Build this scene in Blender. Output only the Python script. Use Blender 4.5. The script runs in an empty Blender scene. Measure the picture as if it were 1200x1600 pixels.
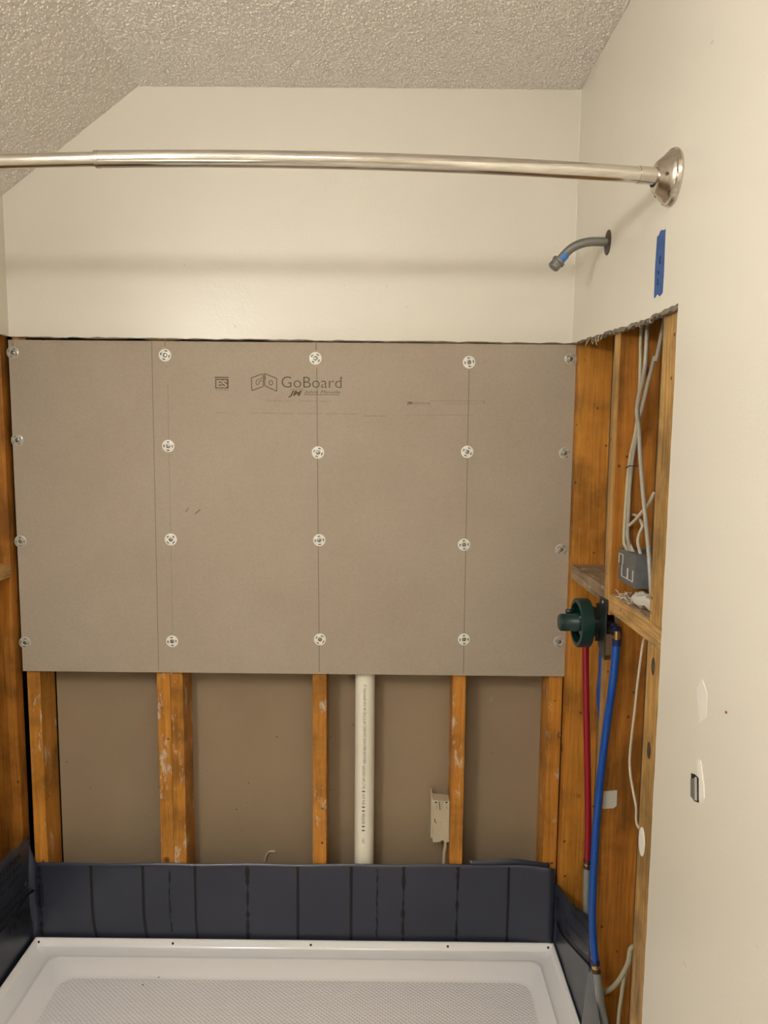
import bpy, bmesh, math, random
from mathutils import Vector, Matrix, noise
from mathutils.geometry import tessellate_polygon
random.seed(7)
S = bpy.context.scene
C = bpy.data.collections.new('shower_alcove'); S.collection.children.link(C)

# ------------------------------------------------------------------ camera
cam_d = bpy.data.cameras.new('camera'); cam = bpy.data.objects.new('camera', cam_d); C.objects.link(cam)
cam.matrix_world = Matrix(((0.99995193, -0.00935368, 0.00294193, 0.25598),
                           (0.00389175, 0.10320728, -0.99465226, -1.91675),
                           (0.00900003, 0.99461589, 0.10323872, 1.54068),
                           (0, 0, 0, 1)))
cam_d.sensor_fit = 'VERTICAL'; cam_d.sensor_height = 32.0; cam_d.lens = 1100.0 / 1600.0 * 32.0
cam_d.clip_start = 0.02; cam_d.clip_end = 50
S.camera = cam

# ------------------------------------------------------------------ world, exposure
W = bpy.data.worlds.new('world'); S.world = W; W.use_nodes = True
W.node_tree.nodes['Background'].inputs[0].default_value = (0.02, 0.018, 0.015, 1)
W.node_tree.nodes['Background'].inputs[1].default_value = 0.02
vs = S.view_settings
vs.view_transform = 'Standard'; vs.look = 'None'; vs.gamma = 1.0; vs.use_curve_mapping = False
vs.exposure = 0.0
BULB = (1.0, 1.0, 0.955); BULB_STRENGTH = 188.0; FILL_DOME_STRENGTH = 29.0

# ------------------------------------------------------------------ material helpers
def newmat(name):
    m = bpy.data.materials.new(name); m.use_nodes = True
    nt = m.node_tree; b = nt.nodes['Principled BSDF']
    return m, nt, b
def N(nt, kind, **kw):
    n = nt.nodes.new(kind)
    for k, v in kw.items():
        if k in n.inputs.keys() if isinstance(k, str) else False: n.inputs[k].default_value = v
        else: setattr(n, k, v)
    return n
def L(nt, a, b): nt.links.new(a, b)
def coords(nt, scale=(1, 1, 1), rnd=True):
    tc = N(nt, 'ShaderNodeTexCoord'); mp = N(nt, 'ShaderNodeMapping'); mp.inputs['Scale'].default_value = scale
    if rnd:
        oi = N(nt, 'ShaderNodeObjectInfo'); mu = N(nt, 'ShaderNodeMath', operation='MULTIPLY'); mu.inputs[1].default_value = 37.0
        L(nt, oi.outputs['Random'], mu.inputs[0])
        va = N(nt, 'ShaderNodeVectorMath', operation='ADD'); L(nt, tc.outputs['Object'], va.inputs[0]); L(nt, mu.outputs[0], va.inputs[1])
        L(nt, va.outputs[0], mp.inputs['Vector'])
    else: L(nt, tc.outputs['Object'], mp.inputs['Vector'])
    return mp.outputs[0]
def noise_n(nt, vec, scale, detail=4, rough=.5, dist=0):
    n = N(nt, 'ShaderNodeTexNoise'); n.inputs['Scale'].default_value = scale; n.inputs['Detail'].default_value = detail
    n.inputs['Roughness'].default_value = rough; n.inputs['Distortion'].default_value = dist
    L(nt, vec, n.inputs['Vector']); return n.outputs['Fac']
def ramp(nt, fac, stops):
    r = N(nt, 'ShaderNodeValToRGB'); e = r.color_ramp.elements
    while len(e) < len(stops): e.new(.5)
    for i, (p, c) in enumerate(stops):
        e[i].position = p; e[i].color = c if len(c) == 4 else (*c, 1)
    L(nt, fac, r.inputs[0]); return r.outputs[0]
def g(v): return (v, v, v, 1)
def mix(nt, fac, a, b, blend='MIX'):
    m = N(nt, 'ShaderNodeMix', data_type='RGBA', blend_type=blend)
    for i, v in ((0, fac), (6, a), (7, b)):
        if hasattr(v, 'is_output') or hasattr(v, 'links'): L(nt, v, m.inputs[i])
        elif i == 0: m.inputs[0].default_value = v
        else: m.inputs[i].default_value = v if len(v) == 4 else (*v, 1)
    return m.outputs[2]
def bump(nt, b, h, strength, dist):
    n = N(nt, 'ShaderNodeBump'); n.inputs['Strength'].default_value = strength; n.inputs['Distance'].default_value = dist
    L(nt, h, n.inputs['Height']); L(nt, n.outputs[0], b.inputs['Normal'])
def plain(name, col, rough=.6, metal=0.0, spec=.5, alpha=None, trans=0.0, vary=0.0, vscale=30):
    m, nt, b = newmat(name)
    b.inputs['Base Color'].default_value = (*col, 1); b.inputs['Roughness'].default_value = rough
    b.inputs['Metallic'].default_value = metal; b.inputs['Specular IOR Level'].default_value = spec
    if trans: b.inputs['Transmission Weight'].default_value = trans
    if vary:
        f = noise_n(nt, coords(nt), vscale, 5, .6)
        lo = tuple(c * (1 - vary) for c in col); hi = tuple(min(1, c * (1 + vary)) for c in col)
        L(nt, ramp(nt, f, [(.3, lo), (.7, hi)]), b.inputs['Base Color'])
    return m

def make_paint():
    m, nt, b = newmat('cream_semi_gloss_paint')
    v = coords(nt, rnd=False)
    base = ramp(nt, noise_n(nt, v, 2.2, 3), [(.3, (.745, .695, .595)), (.7, (.77, .72, .62))])
    # small scuffs and fly specks
    sp = ramp(nt, noise_n(nt, v, 38, 2, .4), [(.78, g(0)), (.82, g(1))])
    base = mix(nt, sp, base, (.62, .55, .45))
    L(nt, base, b.inputs['Base Color'])
    b.inputs['Roughness'].default_value = .33; b.inputs['Specular IOR Level'].default_value = .5
    a = N(nt, 'ShaderNodeMath', operation='MULTIPLY_ADD'); a.inputs[1].default_value = .35
    L(nt, noise_n(nt, v, 150, 3, .6), a.inputs[0]); L(nt, noise_n(nt, v, 9, 3), a.inputs[2])
    bump(nt, b, a.outputs[0], .5, .0022)
    return m
def make_ceiling():
    m, nt, b = newmat('splatter_textured_ceiling')
    v = coords(nt, rnd=False)
    b.inputs['Base Color'].default_value = (.76, .70, .64, 1)
    b.inputs['Roughness'].default_value = .42; b.inputs['Specular IOR Level'].default_value = .5
    n1 = ramp(nt, noise_n(nt, v, 92, 3, .55, .4), [(.46, g(0)), (.58, g(1))])
    n2 = ramp(nt, noise_n(nt, v, 45, 2, .5), [(.35, g(0)), (.65, g(1))])
    h = mix(nt, .35, n1, n2)
    bump(nt, b, h, .8, .0030)
    return m
def make_wood(name, axis, residue=0.0, tone=1.0, pal=None, grain=.80):
    m, nt, b = newmat(name)
    sc = {'Z': (1, 1, .055), 'Y': (1, .055, 1), 'X': (.055, 1, 1)}[axis]
    v = coords(nt, sc); vr = coords(nt)
    w = N(nt, 'ShaderNodeTexWave', wave_type='RINGS', rings_direction=axis if axis != 'Z' else 'Z')
    w.inputs['Scale'].default_value = 16; w.inputs['Distortion'].default_value = 9; w.inputs['Detail'].default_value = 3
    w.inputs['Detail Scale'].default_value = 1.4; w.inputs['Detail Roughness'].default_value = .6
    L(nt, v, w.inputs['Vector'])
    light, mid, dark = [tuple(c * tone for c in k) for k in (pal or ((.60, .270, .045), (.50, .200, .026), (.34, .125, .014)))]
    col = ramp(nt, w.outputs['Fac'], [(0, mid), (.62, light), (1, tuple((p + q) / 2 for p, q in zip(mid, dark)))])
    broad = ramp(nt, noise_n(nt, v, 22, 4, .6), [(.3, dark), (.5, mid), (.72, light)])
    col = mix(nt, .55, col, broad)
    fib = ramp(nt, noise_n(nt, v, 210, 3, .6), [(.32, g(grain)), (.58, g(1.04))])
    col = mix(nt, 1.0, col, fib, 'MULTIPLY')
    # blotches of amber resin and weathering
    bl = ramp(nt, noise_n(nt, vr, 7, 4, .6), [(.34, g(.58)), (.50, g(.95)), (.66, g(1.12))])
    col = mix(nt, 1.0, col, bl, 'MULTIPLY')
    # knots and nail holes
    for s, r0, r1, kc in ((5, .055, .080, (.16, .06, .018)), (22, .060, .095, (.09, .04, .012))):
        vo = N(nt, 'ShaderNodeTexVoronoi', feature='F1'); vo.inputs['Scale'].default_value = s; L(nt, vr, vo.inputs['Vector'])
        kn = ramp(nt, vo.outputs['Distance'], [(r0, g(1)), (r1, g(0))])
        col = mix(nt, kn, col, kc)
    if residue:
        rv = coords(nt, {'Z': (1, 1, .35), 'Y': (1, .35, 1), 'X': (.35, 1, 1)}[axis])
        r = ramp(nt, noise_n(nt, rv, 34, 6, .72), [(.62 - residue, g(0)), (.70 - residue * .8, g(.85))])
        col = mix(nt, r, col, (.62, .52, .40))
    L(nt, col, b.inputs['Base Color']); b.inputs['Roughness'].default_value = .55; b.inputs['Specular IOR Level'].default_value = .3
    bump(nt, b, noise_n(nt, v, 160, 4, .6), .35, .0015)
    return m
def make_board():
    m, nt, b = newmat('grey_tan_backer_board_face')
    v = coords(nt)
    c = ramp(nt, noise_n(nt, v, 4, 4, .6), [(.3, (.375, .305, .235)), (.7, (.405, .335, .262))])
    fine = ramp(nt, noise_n(nt, v, 260, 3, .7), [(.3, g(.92)), (.7, g(1.06))])
    c = mix(nt, 1.0, c, fine, 'MULTIPLY')
    s = ramp(nt, noise_n(nt, coords(nt, (1, 1, 6)), 36, 2, .5), [(.80, g(0)), (.83, g(.6))])
    c = mix(nt, s, c, (.5, .44, .34))
    L(nt, c, b.inputs['Base Color']); b.inputs['Roughness'].default_value = .75; b.inputs['Specular IOR Level'].default_value = .25
    bump(nt, b, noise_n(nt, v, 300, 3, .7), .3, .0006)
    return m
def make_backing():
    m, nt, b = newmat('grey_brown_drywall_paper')
    v = coords(nt)
    c = ramp(nt, noise_n(nt, v, 3, 5, .6), [(.3, (.270, .195, .118)), (.7, (.310, .228, .142))])
    d = ramp(nt, noise_n(nt, v, 48, 2, .4), [(.76, g(0)), (.79, g(.75))])
    c = mix(nt, d, c, (.09, .07, .04))
    w = ramp(nt, noise_n(nt, coords(nt, (1.3, 1, .8)), 29, 3, .55), [(.725, g(0)), (.765, g(.75))])
    c = mix(nt, w, c, (.52, .45, .34))
    L(nt, c, b.inputs['Base Color']); b.inputs['Roughness'].default_value = .85
    bump(nt, b, noise_n(nt, v, 120, 4, .7), .3, .001)
    return m
def make_pan():
    m, nt, b = newmat('white_glossy_acrylic')
    b.inputs['Base Color'].default_value = (.93, .91, .91, 1); b.inputs['Roughness'].default_value = .16
    b.inputs['Coat Weight'].default_value = .3; b.inputs['Coat Roughness'].default_value = .08
    return m
def make_pan_floor():
    m, nt, b = newmat('white_acrylic_diamond_grip_texture')
    b.inputs['Base Color'].default_value = (.93, .91, .91, 1); b.inputs['Roughness'].default_value = .25
    tc = N(nt, 'ShaderNodeTexCoord'); outs = []
    sep = N(nt, 'ShaderNodeSeparateXYZ'); L(nt, tc.outputs['Object'], sep.inputs[0])
    for sgn in (1, -1):
        a = N(nt, 'ShaderNodeMath', operation='MULTIPLY_ADD'); L(nt, sep.outputs['Y'], a.inputs[0]); a.inputs[1].default_value = 1.25 * sgn; L(nt, sep.outputs['X'], a.inputs[2])
        k = N(nt, 'ShaderNodeMath', operation='MULTIPLY'); L(nt, a.outputs[0], k.inputs[0]); k.inputs[1].default_value = 2 * math.pi / .0135
        s = N(nt, 'ShaderNodeMath', operation='SINE'); L(nt, k.outputs[0], s.inputs[0]); outs.append(s.outputs[0])
    pr = N(nt, 'ShaderNodeMath', operation='MAXIMUM'); L(nt, outs[0], pr.inputs[0]); L(nt, outs[1], pr.inputs[1])
    bump(nt, b, pr.outputs[0], .8, .0009)
    return m
def make_liner():
    m, nt, b = newmat('slate_grey_pvc_membrane')
    v = coords(nt)
    c = ramp(nt, noise_n(nt, v, 5, 3), [(.3, (.026, .030, .048)), (.7, (.032, .037, .058))])
    sp = ramp(nt, noise_n(nt, coords(nt, (1, 1, 2)), 55, 2, .4), [(.80, g(0)), (.83, g(.5))])
    c = mix(nt, sp, c, (.2, .2, .2))
    L(nt, c, b.inputs['Base Color']); b.inputs['Roughness'].default_value = .34; b.inputs['Specular IOR Level'].default_value = .5
    bump(nt, b, noise_n(nt, v, 12, 3), .4, .004)
    return m
def make_chrome(name, col, rough, streak=0.0):
    m, nt, b = newmat(name)
    b.inputs['Metallic'].default_value = 1; b.inputs['Roughness'].default_value = rough
    v = coords(nt, (1, 9, 9))
    c = ramp(nt, noise_n(nt, v, 14, 4, .6), [(.35, tuple(x * .82 for x in col)), (.6, col)])
    L(nt, c, b.inputs['Base Color'])
    L(nt, ramp(nt, noise_n(nt, v, 30, 4, .6), [(.35, g(rough)), (.75, g(rough + streak))]), b.inputs['Roughness'])
    return m
def emis(name, col, st):
    m, nt, b = newmat(name); b.inputs['Base Color'].default_value = (.9, .9, .9, 1)
    b.inputs['Emission Color'].default_value = (*col, 1); b.inputs['Emission Strength'].default_value = st
    return m
M = dict(
    paint=make_paint(), ceiling=make_ceiling(), board=make_board(), backing=make_backing(), pan=make_pan(), panfloor=make_pan_floor(),
    liner=make_liner(),
    wood=make_wood('orange_pine_vertical', 'Z', 0.0), wood_res=make_wood('orange_pine_with_plaster_residue', 'Z', .055),
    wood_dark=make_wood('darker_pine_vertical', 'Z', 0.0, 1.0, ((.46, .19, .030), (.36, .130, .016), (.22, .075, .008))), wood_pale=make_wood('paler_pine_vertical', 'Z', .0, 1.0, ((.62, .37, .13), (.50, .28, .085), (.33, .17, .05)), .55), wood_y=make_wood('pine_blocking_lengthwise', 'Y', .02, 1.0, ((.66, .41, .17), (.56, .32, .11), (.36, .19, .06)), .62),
    wood_weather=make_wood('weathered_grey_pine', 'Y', .05, 1.0, ((.56, .42, .28), (.44, .31, .19), (.24, .15, .08)), .5),
    chrome=make_chrome('polished_chrome', (.72, .68, .62), .09, .08), nickel=make_chrome('satin_nickel', (.66, .60, .53), .18, .10),
    galv=make_chrome('dull_galvanized_pipe', (.33, .33, .32), .42, .2),
    gypsum=plain('torn_drywall_edge', (.20, .165, .12), .9, vary=.35, vscale=90),
    paper=plain('torn_paper_fibre', (.62, .53, .40), .9), rust=plain('dark_rusty_metal', (.10, .07, .05), .6, .4, vary=.4, vscale=80),
    tape=plain('blue_painters_tape', (.022, .085, .27), .55, vary=.25, vscale=60), tape_bright=plain('bright_blue_tape', (.06, .20, .58), .55),
    ink=plain('dark_brown_print', (.095, .072, .042), .8), ink_faint=plain('faint_brown_print', (.215, .172, .118), .8),
    pencil=plain('graphite_line', (.16, .13, .10), .7), black=plain('black_ink', (.006, .006, .008), .5),
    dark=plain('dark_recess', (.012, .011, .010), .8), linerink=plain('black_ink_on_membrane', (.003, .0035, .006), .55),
    washer=plain('white_plastic', (.80, .76, .69), .4), washer_clear=plain('cloudy_clear_plastic', (.46, .41, .33), .20, spec=.8),
    screw=plain('grey_coated_screw', (.25, .26, .24), .35, .7),
    pvc=plain('cream_white_pvc', (.90, .84, .70), .38, vary=.05, vscale=12), pipeink=plain('grey_pipe_print', (.14, .13, .11), .7),
    green=plain('dark_green_plastic', (.002, .024, .022), .34), bodydark=plain('dark_bronze_valve_body', (.03, .022, .018), .45, .5, vary=.4, vscale=60),
    plate=plain('dark_steel_bracket', (.06, .075, .075), .35, .7), brass=plain('brass', (.62, .42, .16), .3, 1.0),
    blue=plain('blue_pex', (.003, .058, .30), .30), bluedark=plain('dark_blue_crimp_ring', (.012, .022, .10), .4, .3),
    red=plain('red_pex', (.27, .005, .018), .30), greypipe=plain('grey_polybutylene_pipe', (.23, .24, .23), .4),
    copper=plain('dark_copper_crimp_ring', (.10, .07, .05), .35, .8),
    cable=plain('cream_cable_jacket', (.55, .47, .35), .45), cable_grey=plain('grey_cable_jacket', (.34, .30, .24), .4),
    cable_green=plain('greenish_white_cable_jacket', (.42, .39, .26), .45),
    box=plain('grey_plastic_box', (.118, .122, .125), .5, vary=.18, vscale=40), boxwhite=plain('scuffed_pale_plastic', (.52, .48, .42), .5),
    bag=plain('milky_plastic_film', (.50, .46, .40), .3), almond=plain('almond_plastic', (.55, .46, .32), .5, vary=.08, vscale=20),
    redmark=plain('dark_red_mark', (.22, .03, .02), .6), plaster=plain('white_patching_plaster', (.80, .76, .68), .85),
    anchor=plain('grey_metal_anchor', (.22, .23, .23), .4, .4, vary=.2, vscale=60),
    tile=plain('light_floor_tile', (.74, .70, .64), .4, vary=.1, vscale=6), white_door=plain('white_door_paint', (.72, .66, .56), .4),
    fill_dome=emis('glowing_fill_dome', BULB, FILL_DOME_STRENGTH), ceiling_drop=plain('ceiling_texture_drops', (.79, .73, .66), .24),
    liner_glare=plain('grey_pvc_painted_glare', (.13, .132, .14), .35, vary=.1, vscale=12), bounce_mirror=plain('mirror_silver', (.9, .9, .9), .02, 1.0),
    bulb=emis('glowing_frosted_bulb', BULB, BULB_STRENGTH),
)

# ------------------------------------------------------------------ geometry helpers
WL = {}   # world location of every object's origin
def link(name, verts, faces, mat, parent=None, smooth=False, bevel=0.0, origin=None):
    vs_ = [Vector(v) for v in verts]
    lo = Vector((min(v.x for v in vs_), min(v.y for v in vs_), min(v.z for v in vs_)))
    hi = Vector((max(v.x for v in vs_), max(v.y for v in vs_), max(v.z for v in vs_)))
    o0 = Vector(origin) if origin else Vector(((lo.x + hi.x) / 2, (lo.y + hi.y) / 2, lo.z))
    me = bpy.data.meshes.new(name); me.from_pydata([v - o0 for v in vs_], [], faces)
    bm = bmesh.new(); bm.from_mesh(me); bmesh.ops.recalc_face_normals(bm, faces=bm.faces)
    if bevel:
        ed = [e for e in bm.edges if e.is_manifold and e.calc_face_angle(0) > .6]
        bmesh.ops.bevel(bm, geom=ed, offset=bevel, segments=2, affect='EDGES', profile=.7)
    if smooth:
        for e in bm.edges:
            if e.is_manifold and e.calc_face_angle(0) > .62: e.smooth = False
    bm.to_mesh(me); bm.free()
    me.materials.append(M[mat])
    if smooth: me.polygons.foreach_set('use_smooth', [len(p.vertices) <= 4 for p in me.polygons])
    o = bpy.data.objects.new(name, me); C.objects.link(o)
    WL[o.name] = o0
    if parent: o.parent = parent; o.location = o0 - WL[parent.name]
    else: o.location = o0
    return o
def empty(name, loc):
    o = bpy.data.objects.new(name, None); C.objects.link(o); o.location = loc; WL[o.name] = Vector(loc)
    o.empty_display_size = .03
    return o
def tag(o, label=None, cat=None, group=None, kind=None):
    if label: o['label'] = label
    if cat: o['category'] = cat
    if group: o['group'] = group
    if kind: o['kind'] = kind
    return o
def box_g(x0, x1, y0, y1, z0, z1):
    v = [(x, y, z) for x in (x0, x1) for y in (y0, y1) for z in (z0, z1)]
    return v, [(0, 1, 3, 2), (4, 6, 7, 5), (0, 4, 5, 1), (2, 3, 7, 6), (0, 2, 6, 4), (1, 5, 7, 3)]
def join(*gs):
    V, F = [], []
    for v, f in gs:
        k = len(V); V += list(v); F += [tuple(i + k for i in q) for q in f]
    return V, F
def prism(pts, axis, a, b):
    """2D outline extruded along an axis. axis X: pts are (y,z); Y: (x,z); Z: (x,y)."""
    def P(p, t): return {'X': (t, p[0], p[1]), 'Y': (p[0], t, p[1]), 'Z': (p[0], p[1], t)}[axis]
    n = len(pts)
    V = [P(p, a) for p in pts] + [P(p, b) for p in pts]
    tri = tessellate_polygon([[Vector((p[0], p[1], 0)) for p in pts]])
    F = [tuple(t) for t in tri] + [tuple(i + n for i in reversed(t)) for t in tri]
    F += [(i, (i + 1) % n, (i + 1) % n + n, i + n) for i in range(n)]
    return V, F
def smooth_path(pts, k=6):
    pts = [Vector(p) for p in pts]
    if len(pts) < 3: return pts
    out = []
    for i in range(len(pts) - 1):
        p0 = pts[max(i - 1, 0)]; p1 = pts[i]; p2 = pts[i + 1]; p3 = pts[min(i + 2, len(pts) - 1)]
        for j in range(k):
            t = j / k
            out.append(.5 * ((2 * p1) + (p2 - p0) * t + (2 * p0 - 5 * p1 + 4 * p2 - p3) * t * t + (3 * p1 - p0 - 3 * p2 + p3) * t ** 3))
    out.append(pts[-1]); return out
def tube(pts, r, seg=12, k=6, caps=True, flat=1.0):
    P = smooth_path(pts, k); V, F = [], []
    rr = r if callable(r) else (lambda t: r)
    up = Vector((0, 0, 1)); t0 = (P[1] - P[0]).normalized()
    nrm = t0.cross(up); nrm = nrm.normalized() if nrm.length > .1 else Vector((1, 0, 0))
    for i, p in enumerate(P):
        t = (P[min(i + 1, len(P) - 1)] - P[max(i - 1, 0)]).normalized()
        nrm = (nrm - t * nrm.dot(t)).normalized(); bn = t.cross(nrm)
        R = rr(i / (len(P) - 1))
        for s in range(seg):
            a = 2 * math.pi * s / seg
            V.append(p + nrm * math.cos(a) * R + bn * math.sin(a) * R * flat)
    for i in range(len(P) - 1):
        for s in range(seg):
            a = i * seg + s; b = i * seg + (s + 1) % seg
            F.append((a, b, b + seg, a + seg))
    if caps:
        F.append(tuple(reversed(range(seg)))); F.append(tuple(range((len(P) - 1) * seg, len(P) * seg)))
    return V, F
def lathe(profile, c, axis, seg=32, sy=1.0):
    """profile: list of (radius, distance along axis); axis unit Vector from c."""
    ax = Vector(axis).normalized(); u = ax.cross(Vector((0, 0, 1)))
    u = u.normalized() if u.length > .1 else Vector((1, 0, 0)); w = ax.cross(u); c = Vector(c)
    V, F = [], []
    for (r, d) in profile:
        for s in range(seg):
            a = 2 * math.pi * s / seg
            V.append(c + ax * d + u * math.cos(a) * max(r, 1e-5) + w * math.sin(a) * max(r, 1e-5) * sy)
    for i in range(len(profile) - 1):
        for s in range(seg):
            a = i * seg + s; b = i * seg + (s + 1) % seg
            F.append((a, b, b + seg, a + seg))
    F.append(tuple(range(seg))); F.append(tuple(range((len(profile) - 1) * seg, len(profile) * seg)))
    return V, F
def text_geo(s, h, spacing=1.0, thin=0.0, shear=0.0):
    """vertices (x right, y up) of a line of lettering, cap height h, left baseline at 0,0"""
    cu = bpy.data.curves.new('lettering', 'FONT'); cu.body = s; cu.size = 1.0; cu.space_character = spacing; cu.shear = shear
    cu.offset = thin; cu.resolution_u = 3
    o = bpy.data.objects.new('lettering', cu); C.objects.link(o)
    dg = bpy.context.evaluated_depsgraph_get(); me = bpy.data.meshes.new_from_object(o.evaluated_get(dg))
    V = [(v.co.x, v.co.y) for v in me.vertices]; F = [tuple(p.vertices) for p in me.polygons]
    bpy.data.objects.remove(o); bpy.data.curves.remove(cu); bpy.data.meshes.remove(me)
    k = h / .70
    return [(x * k, y * k) for x, y in V], F
def fit(V, w):
    x1 = max(p[0] for p in V); return [(p[0] * w / x1, p[1]) for p in V]
def on_back(V, F, x, z, y=-.0004): return [(x + a, y, z + b) for a, b in V], F

# ------------------------------------------------------------------ the setting
XR, XS, XL, XLS = .7482, .7609, -.757, -.7697     # right wall face, right stud plane, left wall face, left stud plane
def jag(p0, p1, n, amp, seed):
    r = random.Random(seed); out = []
    for i in range(n + 1):
        t = i / n; x = p0[0] + (p1[0] - p0[0]) * t; z = p0[1] + (p1[1] - p0[1]) * t
        if 0 < i < n:
            dx, dz = p1[0] - p0[0], p1[1] - p0[1]; l = math.hypot(dx, dz); k = r.uniform(-amp, amp)
            x += -dz / l * k; z += dx / l * k
        out.append((x, z))
    return out
# back wall: painted drywall over the alcove with the slope cut off at the upper left
cut_b = jag((XL, 1.8045), (XR, 1.7995), 70, .0016, 3)
v, f = prism(cut_b + [(XR, 2.44), (-.395, 2.44), (XL, 2.167)], 'Y', 0.0, .0127)
wb = link('wall_back', v, f, 'paint'); tag(wb, kind='structure')
# torn paper along that cut
tb = jag((XL + .004, 1.8025), (XR, 1.7975), 90, .0012, 5)
v, f = prism([(x, z + .004) for x, z in cut_b[1:-1]] + list(reversed([(x, z - .0006 + .0008 * math.sin(x * 40)) for x, z in tb[1:-1]])), 'Y', .0012, .0110)
link('torn_edge', v, f, 'gypsum', wb)
# right wall with the opening cut for the shower
cut_r = jag((0.0, 1.7995), (-.2104, 1.7890), 16, .0025, 11) + jag((-.2104, 1.7890), (-.5, 1.7735), 20, .0030, 13)[1:] + jag((-.5, 1.7735), (-.6905, 1.7745), 13, .0028, 14)[1:]
side_r = jag((-.6905, 1.7745), (-.6912, 0.0), 60, .0011, 12)
v, f = prism([(0, 2.44)] + cut_r + side_r[1:] + [(-3.3, 0), (-3.3, 2.44)], 'X', XR, XS)
wr = link('wall_right', v, f, 'paint'); tag(wr, kind='structure')
te = jag((-.004, 1.7945), (-.2104, 1.7840), 18, .003, 21) + jag((-.2104, 1.7840), (-.5, 1.7680), 24, .0042, 22)[1:] + jag((-.5, 1.7680), (-.687, 1.7680), 16, .0042, 24)[1:]
v, f = prism([(y, z + .004) for y, z in cut_r[1:-1]] + list(reversed(te)), 'X', XR + .0015, XS - .001)
link('torn_edge', v, f, 'gypsum', wr)
te2 = jag((-.6900, 1.7705), (-.6905, .01), 80, .0018, 23)
v, f = prism([(y - .004, z) for y, z in side_r[1:-1]] + list(reversed([(y + .0015, z) for y, z in te2])), 'X', XR + .001, XS - .001)
link('torn_edge', v, f, 'plaster', wr)
gs = []
rf = random.Random(5)
for k in range(16):
    y = rf.uniform(-.10, -.25) if k < 11 else rf.uniform(-.5, -.64)
    z = 1.797 - (-y) * .03
    p = Vector((XR + .004, y, z)); pts = [p]
    for j in range(3):
        p = p + Vector((rf.uniform(-.004, .002), rf.uniform(-.006, .006), rf.uniform(-.009, -.002))); pts.append(p.copy())
    gs.append(tube(pts, .0007, 5, 3))
v, f = join(*gs); tag(link('paper_fibres', v, f, 'paper', wr, True), kind='stuff')
v, f = tube([(XR - .0004, -.0004, 1.802), (XR - .0004, -.0004, 2.10), (XR - .0004, -.0004, 2.439)], .0016, 8, 2); link('caulk_bead', v, f, 'plaster', wr, True)
# left wall
cut_l = jag((0.0, 1.8045), (-.66, 1.79), 40, .0016, 31)
v, f = prism([(0, 2.167)] + cut_l + [(-.66, 0), (-3.3, 0), (-3.3, 2.167)], 'X', XLS, XL)
tag(link('wall_left', v, f, 'paint'), kind='structure')
# ceiling: flat part and the slope down to the left wall
v, f = prism([(-.395, 2.44), (.86, 2.44), (.86, 2.46), (-.40, 2.46), (-.86, 2.113), (-.86, 2.0893), (XL, 2.167)], 'Y', -3.3, .10)
tag(link('ceiling', v, f, 'ceiling'), kind='structure')
v, f = box_g(-.90, .90, -3.3, .12, -.04, 0); tag(link('floor', v, f, 'tile'), kind='structure')
v, f = box_g(-.80, .80, -3.40, -3.3, 0, 2.44); tag(link('wall_front', v, f, 'paint'), kind='structure')
v, f = box_g(-.30, .46, -3.30, -3.262, .005, 2.03)
dr = link('reflection_door_1', v, f, 'white_door', bevel=.002); tag(dr, kind='structure')  # unseen door, added to vary what the metal rod reflects
for (a, b, c, d) in ((-.22, .05, .25, .95), (.11, .38, .25, .95), (-.22, .05, 1.1, 1.85), (.11, .38, 1.1, 1.85)):
    v, f = box_g(a, b, -3.262, -3.256, c, d); link('door_panel', v, f, 'white_door', dr, bevel=.003)
v, f = lathe([(.012, 0), (.012, .03), (.028, .04), (.03, .06), (.02, .07)], (.40, -3.262, .95), (0, 1, 0)); link('door_knob', v, f, 'nickel', dr, True)

# grey paper backs of the drywall on the far side of the framing
v, f = box_g(-.716, .86, .1030, .1150, 0, 2.2)
pb = link('drywall_panel', v, f, 'backing')
tag(pb, 'grey brown drywall sheet seen from behind, closing the back of the stud bays', 'drywall')
v, f = tube([(-0.0707, 0.1000, 0.2938), (-0.0900, 0.0990, 0.2921), (-0.0997, 0.0980, 0.2741), (-0.1021, 0.1000, 0.2605)], .0034, 8, 5, flat=.5); link('torn_paper_curl', v, f, 'paper', pb, True)
v, f = box_g(.8515, .8640, -1.0, .1010, 0, 2.3)
tag(link('drywall_panel', v, f, 'backing'), 'brown drywall sheet behind the right wall studs and cables', 'drywall')
v, f = box_g(-.8720, -.8600, -1.0, .09, 0, 2.0)
tag(link('drywall_panel', v, f, 'backing'), 'drywall sheet behind the left wall studs at the left edge', 'drywall')

# ------------------------------------------------------------------ studs
def stud(x0, x1, y0, y1, z0, z1, label, mat='wood', name='wall_stud', group=None):
    v, f = box_g(x0, x1, y0, y1, z0, z1); o = link(name, v, f, mat, bevel=.0022)
    tag(o, label, 'stud' if name == 'wall_stud' else 'blocking', group); return o
SY0, SY1 = .0130, .1019
stud(-.7560, -.7190, SY0, SY1, .038, 1.95, 'whitish scuffed pine stud of the back wall, leftmost, right of the black gap', 'wood_res')
stud(-.3885, -.3508, SY0, SY1, .038, 2.05, 'left pine stud of the tight pair under the board', 'wood_res')
stud(-.3502, -.3145, SY0, SY1, .038, 2.05, 'right pine stud of the tight pair under the board', 'wood_res')
stud(.0525, .0920, SY0, SY1, .038, 2.3, 'single pine stud just left of the white drain pipe', 'wood_res')
stud(.4495, .4865, SY0, SY1, .038, 2.3, 'single pine stud with the almond electrical box on its left side', 'wood_res')
stud(.7200, .7590, SY0, SY1, .038, 2.3, 'pine stud of the back wall in the right corner under the board', 'wood_res')
stud(.7615, .8500, -.0250, .0125, .038, 2.3, 'wide knotty pine stud in the right corner beside the board', 'wood')
stud(-.8590, -.7700, -.0210, .0165, .038, 1.9, 'pine stud of the left wall at the left photo edge', 'wood_dark')
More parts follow.
